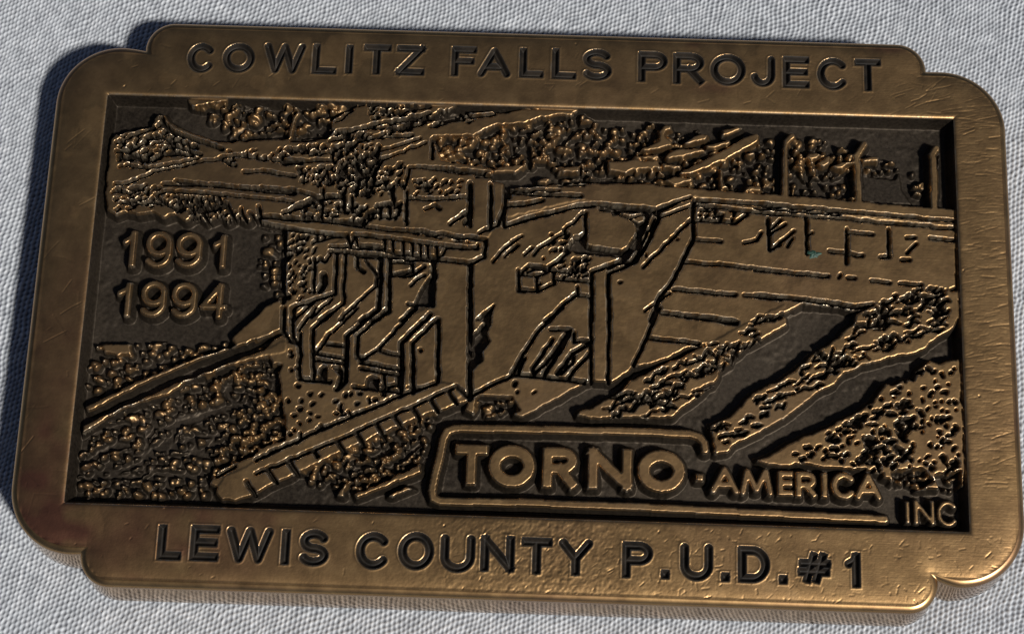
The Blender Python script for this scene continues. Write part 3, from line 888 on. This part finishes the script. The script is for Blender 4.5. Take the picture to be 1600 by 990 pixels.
label = label.copy()

# ---------------------------------------------------------------- rim, panel walls and engraved words
XX, YY = GX[None, :], GY[:, None]
in_x, in_y = HALF_W - np.abs(XX), HALF_H - np.abs(YY)
inner = np.minimum(in_x, in_y)                       # > 0 inside the panel, mm from its edge
panel = FLOOR + (RELIEF_TOP - FLOOR) * relief
wall = FLOOR * smooth(-0.05, 0.62, inner) ** 0.8
edge_keep = smooth(0.0, 0.25, inner)
z_panel = np.maximum(wall, panel * edge_keep + np.minimum(wall, panel) * (1 - edge_keep))
patina_or_weave_shade = np.where(label == forest_id, np.maximum(0.34, 1 - smooth(0.24, 0.6, relief)), 1 - smooth(0.62, 0.96, relief))
patina_or_weave_shade = np.maximum(patina_or_weave_shade, 0.42 * smooth(0.5, 1.7, noise2(relief.shape, 55, 81) + 0.6 * noise2(relief.shape, 20, 82)))
patina_or_weave_shade = np.where(wall > panel + 0.01, 0.95, patina_or_weave_shade)

# outline of the buckle: rounded corners stepped with a small lobe (each corner a little different, as cast)
RIM_W, RIM_H = 42.72, 25.9
BIG_R, LOBE_R = 5.6, 2.6
#            lobe centre x, half height, shoulder height, dip at the notch
QUAD = [(33.2, 25.9, 23.3, 0.02), (32.5, 25.9, 23.35, 0.26), (33.7, 25.45, 22.85, 0.04), (32.7, 25.45, 23.15, 0.5)]   # +x+y, -x+y, -x-y, +x-y


def quarter(d, lx, hh, sh, dip, n=26):
    cx, cy, ly = RIM_W - BIG_R, sh - BIG_R, hh - LOBE_R
    q = [(RIM_W - d, cy * i / 24) for i in range(24)]
    for t in np.radians(np.linspace(0, 90, n)):
        q.append((cx + (BIG_R - d) * math.cos(t), cy + (BIG_R - d) * math.sin(t)))
    r = LOBE_R - d
    yn = sh - d - dip
    s_ = max(-0.95, min(0.95, (yn - ly) / r))
    xn = min(lx + r * math.sqrt(1 - s_ * s_), cx - 0.3)
    for k in range(1, 8):
        q.append((cx + (xn - cx) * k / 8, sh - d - dip * (k / 8) ** 1.6))
    t0 = math.asin(s_)
    for k in range(n):
        t = t0 + (math.pi / 2 - t0) * k / (n - 1)
        q.append((lx + r * math.cos(t), ly + r * math.sin(t)))
    for i in range(1, 61):
        q.append((lx * (1 - i / 60), hh - d))
    return np.array(q)


def outline(d):
    """closed outline offset inwards by d (mm)"""
    a, b, c, e = (quarter(d, *v) for v in QUAD)
    return np.concatenate([a[:-1], (b * (-1, 1))[:0:-1], (c * (-1, -1))[:-1], (e * (1, -1))[:0:-1]])


BEV = 0.6
ring0 = outline(BEV)
# distance to the outline on a coarse grid, then interpolated
cs = 6
cx_, cy_ = GX[::cs], GY[::cs]
ring_c = np.concatenate([ring0[::2], ring0[:1]])
coarse = np.empty((len(cy_), len(cx_)))
for j0 in range(0, len(cy_), 12):
    coarse[j0:j0 + 12] = line_dist(ring_c, cx_[None], cy_[j0:j0 + 12, None])
fy, fx = np.arange(NY) / cs, np.arange(NX) / cs
iy, ix = np.minimum(fy.astype(int), len(cy_) - 2), np.minimum(fx.astype(int), len(cx_) - 2)
ty, tx = np.clip(fy - iy, 0, 1)[:, None], np.clip(fx - ix, 0, 1)[None]
edist = ((coarse[iy][:, ix] * (1 - tx) + coarse[iy][:, ix + 1] * tx) * (1 - ty)
         + (coarse[iy + 1][:, ix] * (1 - tx) + coarse[iy + 1][:, ix + 1] * tx) * ty)
inside = poly_mask(ring0, XX, YY)

rim = -0.10 * np.exp(-edist / 0.55) - 0.05 * np.exp(-edist / 1.6)
rim = rim + 0.006 * noise2(rim.shape, 50, 11) + 0.0008 * noise2(rim.shape, 9, 12)
rim = rim - 0.09 * np.exp(np.minimum(inner, 0) / 0.12)
rim_patina = 0.25 * smooth(0.1, 1.6, noise2(rim.shape, 60, 21) + 0.6 * noise2(rim.shape, 17, 22))
eng = []
for text, w in ((TOP_TEXT, 11.0), (BOT_TEXT, 12.0)):
    for ch, xl, xr, yt, yb in text:
        js, is_, d = glyph_sdf(ch, (xl, xr, yt, yb), w * PXMM if ch not in '.' else 13 * PXMM, 0.0)
        cut = smooth(0.05, -0.30, d)
        rim[js, is_] += -0.42 * cut + 0.02 * np.exp(-((d - 0.10) / 0.08) ** 2)
        rim_patina[js, is_] = np.maximum(rim_patina[js, is_], smooth(0.0, -0.14, d))
        eng.append((js, is_, d))

# pitting around the lower lettering, scratches and dents
pit = noise2(rim.shape, 3.2, 31) + 0.7 * noise2(rim.shape, 6, 32)
u650, u1180 = unproj([(690, 850), (1000, 850)])[:, 0]
pmask = np.exp(-((XX - (u650 + u1180) / 2) / 9.0) ** 2) * (YY < -HALF_H)
rim += 0.007 * pmask * pit + 0.001 * pit * smooth(-10, 40, XX)


def scratch(p, q, w, amp, bend=0.0):
    p, q = np.array(p, float), np.array(q, float)
    m = (p + q) / 2 + np.array([-(q - p)[1], (q - p)[0]]) * bend
    pts = np.array([p, m, q])
    js, is_ = window(pts, w * 2.5)
    d = line_dist(pts, GX[None, is_], GY[js, None])
    rim[js, is_] += amp * np.exp(-(d / w) ** 2)


def strokes(n, xr, yr, ang, spread, lr, amp):
    for _ in range(n):
        c = np.array([rng.uniform(*xr), rng.uniform(*yr)])
        t = math.radians(ang + rng.normal(0, spread))
        L = rng.uniform(*lr)
        v = np.array([math.cos(t), math.sin(t)]) * L / 2
        scratch(c - v, c + v, rng.uniform(0.04, 0.075), -abs(rng.normal(0, amp * 0.6)) - 0.002, rng.normal(0, 0.025))


strokes(420, (38.2, 42.2), (-15, 20), 7, 8, (0.3, 2.0), 0.009)
strokes(60, (33, 41.5), (17, 22), 14, 14, (0.4, 2.4), 0.015)
strokes(270, (12, 41.5), (-24.8, -18.8), 40, 55, (0.08, 0.6), 0.015)
strokes(220, (-6, 18), (-24.8, -18.8), 75, 40, (0.08, 0.6), 0.014)
strokes(60, (4, 36), (18.8, 24.5), 20, 45, (0.15, 1.0), 0.012)
strokes(26, (-42, -38.4), (-20, 18), 55, 35, (0.2, 2.2), 0.016)
strokes(34, (-38, 4), (18.8, 24.5), 45, 45, (0.1, 1.0), 0.014)
strokes(30, (-38, -8), (-24.5, -18.8), 40, 60, (0.08, 0.5), 0.014)
for _ in range(34):                               # nicks
    c = np.array([rng.uniform(-42, 42), rng.uniform(-25, 25)])
    scratch(c, c + rng.normal(0, 0.06, 2), 0.07, rng.choice([-0.05, 0.045]))

Z = np.where(inner > 0, z_panel, rim)
PAT = np.where(inner > 0, patina_or_weave_shade, rim_patina)
label = np.where(inner > 0, label, 1)
for js, is_, d in eng:
    lid = new_label('engraved_letter')
    label[js, is_] = np.where((d < 0.02) & (label[js, is_] == 1), lid, label[js, is_])
Z = blur(Z, 0.4)
PAT = np.clip(blur(PAT, 0.7), 0, 1)
# copper-coloured tarnish on the worn corner, deepened to paint in its weaker shine; two stains
BLUSH = np.zeros(Z.shape)
for px_, py_, sx, sy, k in ((60, 770, 2.4, 6.0, 0.8), (85, 825, 2.4, 1.6, 0.9), (220, 850, 10.0, 2.8, 0.75), (90, 560, 2.5, 9.0, 0.45), (1110, 138, 1.8, 0.5, 0.8),
                            (1085, 68, 0.9, 0.5, 0.8), (1390, 75, 2.0, 0.5, 0.7), (300, 800, 9.0, 1.0, 0.4), (130, 735, 1.0, 2.0, 0.3)):
    c = unproj([(px_, py_)])[0]
    BLUSH += k * np.exp(-((XX - c[0]) / sx) ** 2 - ((YY - c[1]) / sy) ** 2)
WEAR = np.where(inner > 0.1, smooth(0.07, 0.26, Z - blur(Z, 1.8)), 0.35 * smooth(0.012, 0.06, Z - blur(Z, 1.8)))
WEAR = np.where(label == forest_id, 0.35 * smooth(0.10, 0.3, Z - blur(Z, 2.2)), 0.75 * WEAR)
WEAR = np.clip(WEAR * (0.6 + 0.45 * noise2(Z.shape, 9, 61) + 0.3 * noise2(Z.shape, 3, 62)), 0, 1) * (PAT < 0.7)
BLUSH = np.clip(BLUSH * (0.75 + 0.35 * noise2(Z.shape, 22, 51)), 0, 1)

# snap grid vertices just outside the rim outline onto it, so the edge is clean
XV, YV = np.broadcast_to(XX, Z.shape).copy(), np.broadcast_to(YY, Z.shape).copy()
keep_cell = inside[:-1, :-1] | inside[1:, :-1] | inside[:-1, 1:] | inside[1:, 1:]
need = np.zeros(Z.shape, bool)
for dj in (0, 1):
    for di in (0, 1):
        need[dj:NY - 1 + dj, di:NX - 1 + di] |= keep_cell
bad = np.argwhere(need & ~inside)
seg_a, seg_b = ring0, np.roll(ring0, -1, 0)
for s0 in range(0, len(bad), 800):
    ij = bad[s0:s0 + 800]
    p = np.stack([XV[ij[:, 0], ij[:, 1]], YV[ij[:, 0], ij[:, 1]]], 1)
    ab = seg_b - seg_a
    t = ((p[:, None] - seg_a) * ab).sum(2) / ((ab ** 2).sum(1) + 1e-12)
    c = seg_a + np.clip(t, 0, 1)[..., None] * ab
    k = ((c - p[:, None]) ** 2).sum(2).argmin(1)
    c = c[np.arange(len(p)), k]
    XV[ij[:, 0], ij[:, 1]], YV[ij[:, 0], ij[:, 1]] = c[:, 0], c[:, 1]
gy_, gx_ = np.gradient(Z, CELL)
NRM = np.stack([-gx_, -gy_, np.ones_like(Z)], 2)
NRM /= np.linalg.norm(NRM, axis=2, keepdims=True)


# ---------------------------------------------------------------- materials
def mat(name):
    m = bpy.data.materials.new(name)
    m.use_nodes = True
    nt = m.node_tree
    return m, nt.nodes, nt.links, nt.nodes['Principled BSDF']


def ramp(nd, stops):
    r = nd.new('ShaderNodeValToRGB')
    e = r.color_ramp.elements
    e[0].position, e[0].color = stops[0][0], (*stops[0][1], 1)
    e[1].position, e[1].color = stops[-1][0], (*stops[-1][1], 1)
    for p, c in stops[1:-1]:
        x = e.new(p)
        x.color = (*c, 1)
    return r


def noise_node(nd, lk, scale, detail, src, rough=0.6):
    n = nd.new('ShaderNodeTexNoise')
    n.inputs['Scale'].default_value = scale
    n.inputs['Detail'].default_value = detail
    n.inputs['Roughness'].default_value = rough
    lk.new(src, n.inputs['Vector'])
    return n


def mixc(nd, lk, fac, a, b):
    m = nd.new('ShaderNodeMix')
    m.data_type = 'RGBA'
    for s, v in ((m.inputs[0], fac), (m.inputs[6], a), (m.inputs[7], b)):
        if hasattr(v, 'links'):
            lk.new(v, s)
        else:
            s.default_value = v if isinstance(v, float) else (*v, 1)
    return m.outputs[2]


def mathn(nd, lk, op, a, b):
    m = nd.new('ShaderNodeMath')
    m.operation = op
    for s, v in zip(m.inputs, (a, b)):
        if hasattr(v, 'links'):
            lk.new(v, s)
        else:
            s.default_value = v
    return m.outputs[0]


def brass_material(name, side=False, r_lo=0.07, r_hi=0.15):
    m, nd, lk, bs = mat(name)
    tc = nd.new('ShaderNodeTexCoord')
    obj = tc.outputs['Object']
    big = noise_node(nd, lk, 70, 5, obj)
    mid = noise_node(nd, lk, 500, 6, obj)
    fine = noise_node(nd, lk, 3500, 3, obj)
    base = ramp(nd, [(0.25, (0.355, 0.215, 0.096)), (0.5, (0.39, 0.24, 0.108)), (0.75, (0.425, 0.27, 0.124))])
    lk.new(mid.outputs['Fac'], base.inputs[0])
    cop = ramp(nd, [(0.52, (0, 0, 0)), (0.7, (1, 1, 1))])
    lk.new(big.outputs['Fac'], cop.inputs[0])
    copf = mathn(nd, lk, 'MULTIPLY', cop.outputs[0], 0.8 if side else 0.18)  # strong on the sides: copper patches painted in for reflections
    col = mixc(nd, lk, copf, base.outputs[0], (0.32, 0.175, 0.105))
    rgh = ramp(nd, [(0.3, (0.36,) * 3), (0.7, (0.42,) * 3)])
    lk.new(mid.outputs['Fac'], rgh.inputs[0])
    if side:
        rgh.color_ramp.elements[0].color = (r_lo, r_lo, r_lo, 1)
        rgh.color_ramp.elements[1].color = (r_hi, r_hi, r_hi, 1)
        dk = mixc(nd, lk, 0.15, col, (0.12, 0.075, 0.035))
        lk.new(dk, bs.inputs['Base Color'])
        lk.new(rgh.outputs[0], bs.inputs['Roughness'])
        bs.inputs['Metallic'].default_value = 1.0
    else:
        ab = nd.new('ShaderNodeAttribute')
        ab.attribute_name = 'blush'
        col = mixc(nd, lk, ab.outputs['Fac'], col, (0.27, 0.12, 0.074))
        at = nd.new('ShaderNodeAttribute')
        at.attribute_name = 'patina_or_weave_shade'
        pn = mathn(nd, lk, 'MULTIPLY_ADD', mid.outputs['Fac'], 0.3)
        pn.node.inputs[2].default_value = -0.15
        pf = mathn(nd, lk, 'ADD', at.outputs['Fac'], pn)
        pr = ramp(nd, [(0.12, (0, 0, 0)), (0.72, (1, 1, 1))])
        lk.new(pf, pr.inputs[0])
        pt = ramp(nd, [(0.35, (0.017, 0.0125, 0.0085)), (0.7, (0.072, 0.056, 0.04))])
        pmx = mathn(nd, lk, 'MULTIPLY_ADD', big.outputs['Fac'], 0.5)
        lk.new(mathn(nd, lk, 'MULTIPLY', fine.outputs['Fac'], 0.5), pmx.node.inputs[2])
        lk.new(pmx, pt.inputs[0])
        col2 = mixc(nd, lk, pr.outputs[0], col, pt.outputs[0])
        aw = nd.new('ShaderNodeAttribute')
        aw.attribute_name = 'wear'
        col3 = mixc(nd, lk, aw.outputs['Fac'], col2, (0.72, 0.61, 0.45))
        lk.new(col3, bs.inputs['Base Color'])
        mt = mathn(nd, lk, 'MULTIPLY_ADD', pr.outputs[0], -0.2)
        mt.node.inputs[2].default_value = 1.0
        lk.new(mt, bs.inputs['Metallic'])
        rp = mixc(nd, lk, pr.outputs[0], rgh.outputs[0], (0.56, 0.56, 0.56))
        rw = mixc(nd, lk, aw.outputs['Fac'], rp, (0.27, 0.27, 0.27))
        lk.new(rw, bs.inputs['Roughness'])
    bm = nd.new('ShaderNodeBump')
    bm.inputs['Strength'].default_value = 0.3 if not side else 0.1
    bm.inputs['Distance'].default_value = 0.00003
    mp = nd.new('ShaderNodeMapping')                     # fine brushed scratches, mostly on the worn right side
    mp.inputs['Scale'].default_value = (260, 12000, 260)
    mp.inputs['Rotation'].default_value = (0, 0, math.radians(-7))
    lk.new(obj, mp.inputs['Vector'])
    br = noise_node(nd, lk, 1.0, 3, mp.outputs[0])
    sx = nd.new('ShaderNodeSeparateXYZ')
    lk.new(obj, sx.inputs[0])
    mr = nd.new('ShaderNodeMapRange')
    mr.inputs['From Min'].default_value, mr.inputs['From Max'].default_value = 0.022, 0.040
    mr.inputs['To Min'].default_value, mr.inputs['To Max'].default_value = 0.1, 0.9
    lk.new(sx.outputs['X'], mr.inputs['Value'])
    bh = mathn(nd, lk, 'MULTIPLY', br.outputs['Fac'], mr.outputs[0])
    lk.new(mathn(nd, lk, 'ADD', fine.outputs['Fac'], bh), bm.inputs['Height'])
    lk.new(bm.outputs[0], bs.inputs['Normal'])
    return m


M_FACE = brass_material('antique_brass')
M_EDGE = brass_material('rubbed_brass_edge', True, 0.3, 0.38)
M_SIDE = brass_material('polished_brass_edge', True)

m, nd, lk, bs = mat('verdigris')
n = noise_node(nd, lk, 2500, 4, nd.new('ShaderNodeTexCoord').outputs['Object'])
r = ramp(nd, [(0.35, (0.004, 0.025, 0.016)), (0.72, (0.05, 0.12, 0.085))])
lk.new(n.outputs['Fac'], r.inputs[0])
lk.new(r.outputs[0], bs.inputs['Base Color'])
bs.inputs['Roughness'].default_value = 0.6
M_GREEN = m

m, nd, lk, bs = mat('blackened_letter_fill')
n = noise_node(nd, lk, 900, 5, nd.new('ShaderNodeTexCoord').outputs['Object'])
r = ramp(nd, [(0.35, (0.006, 0.005, 0.004)), (0.78, (0.026, 0.019, 0.013))])
lk.new(n.outputs['Fac'], r.inputs[0])
lk.new(r.outputs[0], bs.inputs['Base Color'])
bs.inputs['Roughness'].default_value = 0.62
bs.inputs['Specular IOR Level'].default_value = 0.25
M_INK = m


# ---------------------------------------------------------------- meshes
def make_mesh(name, co, quads, material, parent=None, normals=None, attr=None, smooth_faces=True, blush=None, wear=None):
    me = bpy.data.meshes.new(name)
    co = np.asarray(co, np.float32)
    quads = np.asarray(quads, np.int32)
    nf, k = quads.shape
    me.vertices.add(len(co))
    me.vertices.foreach_set('co', co.ravel())
    me.loops.add(nf * k)
    me.loops.foreach_set('vertex_index', quads.ravel())
    me.polygons.add(nf)
    me.polygons.foreach_set('loop_start', np.arange(nf, dtype=np.int32) * k)
    me.update(calc_edges=True)
    me.polygons.foreach_set('use_smooth', np.full(nf, smooth_faces))
    if attr is not None:
        a = me.attributes.new('patina_or_weave_shade', 'FLOAT', 'POINT')
        a.data.foreach_set('value', np.asarray(attr, np.float32))
    if wear is not None:
        a = me.attributes.new('wear', 'FLOAT', 'POINT')
        a.data.foreach_set('value', np.asarray(wear, np.float32))
    if blush is not None:
        a = me.attributes.new('blush', 'FLOAT', 'POINT')
        a.data.foreach_set('value', np.asarray(blush, np.float32))
    if normals is not None:
        me.normals_split_custom_set_from_vertices(np.asarray(normals, np.float32))
    me.materials.append(material)
    o = bpy.data.objects.new(name, me)
    SC.collection.objects.link(o)
    if parent:
        o.parent = parent
    return o


buckle = bpy.data.objects.new('belt_buckle', None)
SC.collection.objects.link(buckle)
buckle.empty_display_size = 0.02
buckle['label'] = 'rectangular antique brass belt buckle with a cast dam scene and lettering, lying on the cloth'
buckle['category'] = 'belt buckle'

lab_cell = label[:-1, :-1].copy()
lab_cell[~keep_cell] = -1
VID = np.arange(NY * NX).reshape(NY, NX)
CO = np.stack([XV, YV, Z + TH], 2).reshape(-1, 3) * MM
NRMF, PATF, BLF, WRF = NRM.reshape(-1, 3), PAT.ravel(), BLUSH.ravel(), WEAR.ravel()


def part_from_cells(name, mask, parent, kind=None):
    """the cells of the height field in `mask` as one solid plug: relief on top, skirt below"""
    jj, ii = np.nonzero(mask)
    q = np.stack([VID[jj, ii], VID[jj, ii + 1], VID[jj + 1, ii + 1], VID[jj + 1, ii]], 1)
    u, inv = np.unique(q, return_inverse=True)
    q = inv.reshape(q.shape)
    co, nr, pa, bl, wr = CO[u], NRMF[u], PATF[u], BLF[u], WRF[u]
    e = np.concatenate([q[:, [0, 1]], q[:, [1, 2]], q[:, [2, 3]], q[:, [3, 0]]])
    key = np.sort(e, 1) @ np.array([len(u), 1])
    _, idx, cnt = np.unique(key, return_index=True, return_counts=True)
    be = e[idx[cnt == 1]]
    bv, binv = np.unique(be, return_inverse=True)
    binv = binv.reshape(be.shape)
    t = co[bv]
    b = t.copy()
    b[:, 2] -= 0.35 * MM
    n0, nb = len(co), len(bv)
    sk = np.stack([be[:, 1] * 0 + n0 + binv[:, 1], n0 + binv[:, 0], n0 + nb + binv[:, 0], n0 + nb + binv[:, 1]], 1)
    co = np.concatenate([co, t, b])
    nr = np.concatenate([nr, nr[bv], nr[bv]])
    pa = np.concatenate([pa, pa[bv], pa[bv]])
    bl = np.concatenate([bl, bl[bv], bl[bv]])
    wr = np.concatenate([wr, wr[bv], wr[bv]])
    o = make_mesh(name, co, np.concatenate([q, sk]), M_INK if name == 'engraved_letter' else M_FACE, parent, nr, pa, True, bl, wr)
    if kind:
        o['kind'] = kind
    return o


frame = part_from_cells('frame', lab_cell == 1, buckle)
panel_o = part_from_cells('relief_panel', lab_cell == 0, buckle)
panel_o['label'] = 'blackened recessed floor of the picture panel'
for lid in range(2, len(PARTS)):
    msk = lab_cell == lid
    if msk.sum() < 4:
        continue
    nm = PARTS[lid]
    if nm == 'engraved_letter':
        part_from_cells(nm, msk, frame)
    elif nm == 'forest':
        part_from_cells('forest', msk, panel_o, 'stuff')
    else:
        part_from_cells(nm, msk, panel_o)

# bevel, side wall and back of the cast body
prof = [(BEV, None)]
for k in range(1, 9):
    t = 0.226 + (math.pi / 2 - 0.226) * k / 8
    prof.append((BEV * (1 - math.sin(t)) / (1 - math.sin(0.226)), -0.15 - 0.55 * (math.cos(0.226) - math.cos(t))))
prof += [(-0.03, -1.05), (-0.22, -2.2), (-0.42, -3.6), (-0.58, -4.9), (-0.55, -5.5), (-0.35, -5.85), (0.1, -5.98)]
rings = []
for d, z in prof:
    r = outline(d)
    zz = np.full(len(r), -0.152 if z is None else z)
    rings.append(np.concatenate([r, zz[:, None] + TH], 1))
inner_ring = outline(BEV + 0.25)
rings.insert(0, np.concatenate([inner_ring, np.full((len(inner_ring), 1), -0.22 + TH)], 1))
rings.append(np.concatenate([outline(1.2), np.full((len(ring0), 1), -5.98 + TH)], 1))
n = len(ring0)
co = np.concatenate(rings) * MM
qs = []
for k in range(len(rings) - 1):
    a = np.arange(n)
    b = (a + 1) % n
    qs.append(np.stack([k * n + a, (k + 1) * n + a, (k + 1) * n + b, k * n + b], 1))
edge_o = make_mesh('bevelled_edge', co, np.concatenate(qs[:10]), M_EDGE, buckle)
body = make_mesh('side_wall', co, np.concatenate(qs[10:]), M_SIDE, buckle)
me = bpy.data.meshes.new('back_plate')
me.from_pydata([tuple(v * MM) for v in rings[-1]], [], [list(range(n))[::-1]])
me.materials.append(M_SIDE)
bo = bpy.data.objects.new('back_plate', me)
SC.collection.objects.link(bo)
bo.parent = buckle

# green corrosion spot on the dam face
gp = unproj([(1272, 397)], RELIEF_TOP)[0]
nn = 40
gv, gf = [], []
for k in range(4):
    for i in range(nn):
        t = 2 * math.pi * i / nn
        rr = (0.5 + 0.1 * math.sin(3 * t + 1) + 0.06 * math.sin(5 * t) + 0.04 * math.sin(11 * t)) * (1 - k / 3.0)
        x, y = gp[0] + rr * math.cos(t) * 1.15, gp[1] + rr * math.sin(t) * 0.8
        gv.append((x * MM, y * MM, (TH + RELIEF_TOP - 0.09 + 0.13 * (k > 0) + 0.02 * k + 0.02 * math.sin(5 * t + k)) * MM))
for k in range(3):
    for i in range(nn):
        gf.append((k * nn + i, k * nn + (i + 1) % nn, (k + 1) * nn + (i + 1) % nn, (k + 1) * nn + i))
go = make_mesh('corrosion_spot', np.array(gv), np.array(gf), M_GREEN, panel_o)
go['label'] = 'small green corrosion spot on the dam face'

# ---------------------------------------------------------------- cloth
m, nd, lk, bs = mat('grey_woven_cloth')
tc = nd.new('ShaderNodeTexCoord')
nz = noise_node(nd, lk, 900, 5, tc.outputs['Object'])
n2 = noise_node(nd, lk, 40, 4, tc.outputs['Object'])
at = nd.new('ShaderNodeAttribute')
at.attribute_name = 'patina_or_weave_shade'
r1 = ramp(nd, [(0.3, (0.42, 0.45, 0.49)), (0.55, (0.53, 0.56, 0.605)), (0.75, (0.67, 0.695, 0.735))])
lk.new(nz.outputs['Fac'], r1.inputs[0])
c1 = mixc(nd, lk, at.outputs['Fac'], (0.085, 0.092, 0.11), r1.outputs[0])  # gaps between the yarns darkened in colour, as painted shade
lk.new(c1, bs.inputs['Base Color'])
bs.inputs['Roughness'].default_value = 0.75
bs.inputs['Sheen Weight'].default_value = 0.15
bm = nd.new('ShaderNodeBump')
bm.inputs['Strength'].default_value = 0.4
bm.inputs['Distance'].default_value = 0.00005
fz = noise_node(nd, lk, 9000, 2, tc.outputs['Object'])
lk.new(fz.outputs['Fac'], bm.inputs['Height'])
lk.new(bm.outputs[0], bs.inputs['Normal'])
M_CLOTH = m

CC = 0.09
corner = unproj([(0, 0), (IW, 0), (IW, IH), (0, IH)], -TH)
cx0, cx1 = corner[:, 0].min() - 2.0, corner[:, 0].max() + 2.0
cy0, cy1 = corner[:, 1].min() - 10.0, corner[:, 1].max() + 2.0
nx, ny = int((cx1 - cx0) / CC), int((cy1 - cy0) / CC)
gx, gy = cx0 + np.arange(nx) * CC, cy0 + np.arange(ny) * CC
wx = 0.10 * noise2((ny, nx), 24, 41) + 0.035 * noise2((ny, nx), 7, 42) + 0.5 * noise2((ny, nx), 160, 43)
wy = 0.10 * noise2((ny, nx), 24, 44) + 0.035 * noise2((ny, nx), 7, 45) + 0.5 * noise2((ny, nx), 160, 46)
px, py = gx[None] + wx, gy[:, None] + wy
A, B = np.array([0.42, 0.225]), np.array([0.063, 0.50])
det = A[0] * B[1] - A[1] * B[0]
s = (px * B[1] - py * B[0]) / det
t = (py * A[0] - px * A[1]) / det
s0, t0 = np.floor(s), np.floor(t)
ld = np.array([0.34, 0.94])
ln = np.array([0.94, -0.34])
hgt = np.full(s.shape, -0.6)
for ds in (-1, 0, 1, 2):
    for dt in (-1, 0, 1, 2):
        qx, qy = px - ((s0 + ds) * A[0] + (t0 + dt) * B[0]), py - ((s0 + ds) * A[1] + (t0 + dt) * B[1])
        u, v = qx * ld[0] + qy * ld[1], qx * ln[0] + qy * ln[1]
        k = np.sin((s0 + ds) * 12.9898 + (t0 + dt) * 78.233) * 43758.5453
        k = k - np.floor(k)
        hgt = np.maximum(hgt, 1 - (u / 0.30) ** 2 - (v / 0.145) ** 2 + 0.3 * (k - 0.5))
        qx, qy = qx - 0.27, qy - 0.18
        hgt = np.maximum(hgt, 0.45 - (qx / 0.24) ** 2 - (qy / 0.14) ** 2 + 0.2 * (k - 0.5))
hgt = blur(np.clip(hgt, -0.5, 1.2), 0.7)
fade = np.minimum.reduce([smooth(0, 1.2, gx - cx0)[None] * np.ones((ny, 1)), smooth(0, 1.2, gx[-1] - gx)[None] * np.ones((ny, 1)),
                          smooth(0, 1.2, gy - cy0)[:, None] * np.ones((1, nx)), smooth(0, 1.2, gy[-1] - gy)[:, None] * np.ones((1, nx))])
fluff = noise2((ny, nx), 2.2, 47)
zc = 0.21 * (hgt - 0.9) * fade + 0.008 * fluff * fade + (0.05 * noise2((ny, nx), 90, 48) + 0.10 * noise2((ny, nx), 230, 49)) * fade - 0.08
weave_shade = smooth(-0.35, 0.85, hgt)  # shade painted into the cloth colour: dark gaps, pale yarn tops
hole = (np.abs(gx[None]) < RIM_W - 3.2) & (np.abs(gy[:, None]) < RIM_H - 4.2)
kc = ~(hole[:-1, :-1] & hole[1:, 1:])
vid = np.arange(nx * ny).reshape(ny, nx)
jj, ii = np.nonzero(kc)
q = np.stack([vid[jj, ii], vid[jj, ii + 1], vid[jj + 1, ii + 1], vid[jj + 1, ii]], 1)
u, inv = np.unique(q, return_inverse=True)
q = inv.reshape(q.shape)
co = np.stack([np.broadcast_to(gx[None], zc.shape), np.broadcast_to(gy[:, None], zc.shape), zc], 2).reshape(-1, 3)[u]
ay = weave_shade.ravel()[u]
# plain cloth under the buckle and beyond the picture
ex, ey = [-160, cx0, gx[-1], 160], [-160, cy0, gy[-1], 160]
zf = -0.05 - 0.13 * 0.9 * 0 - 0.0
extra, eq = [], []
base = len(co)
for j in range(4):
    for i in range(4):
        extra.append((ex[i], ey[j], -0.05))
for j in range(3):
    for i in range(3):
        if (i, j) != (1, 1):
            eq.append([base + j * 4 + i, base + j * 4 + i + 1, base + (j + 1) * 4 + i + 1, base + (j + 1) * 4 + i])
k0 = base + 16
hx, hy = RIM_W - 2.0, RIM_H - 3.0
extra += [(-hx, -hy, -0.3), (hx, -hy, -0.3), (hx, hy, -0.3), (-hx, hy, -0.3)]
eq.append([k0, k0 + 1, k0 + 2, k0 + 3])
co = np.concatenate([co, np.array(extra)]) * MM
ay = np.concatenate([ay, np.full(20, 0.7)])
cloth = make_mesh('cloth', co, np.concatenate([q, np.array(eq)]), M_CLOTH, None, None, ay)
cloth['kind'] = 'structure'
cloth['label'] = 'grey woven cloth under the belt buckle'
print('triangles', sum(len(o.data.polygons) * 2 for o in SC.objects if o.type == 'MESH'))
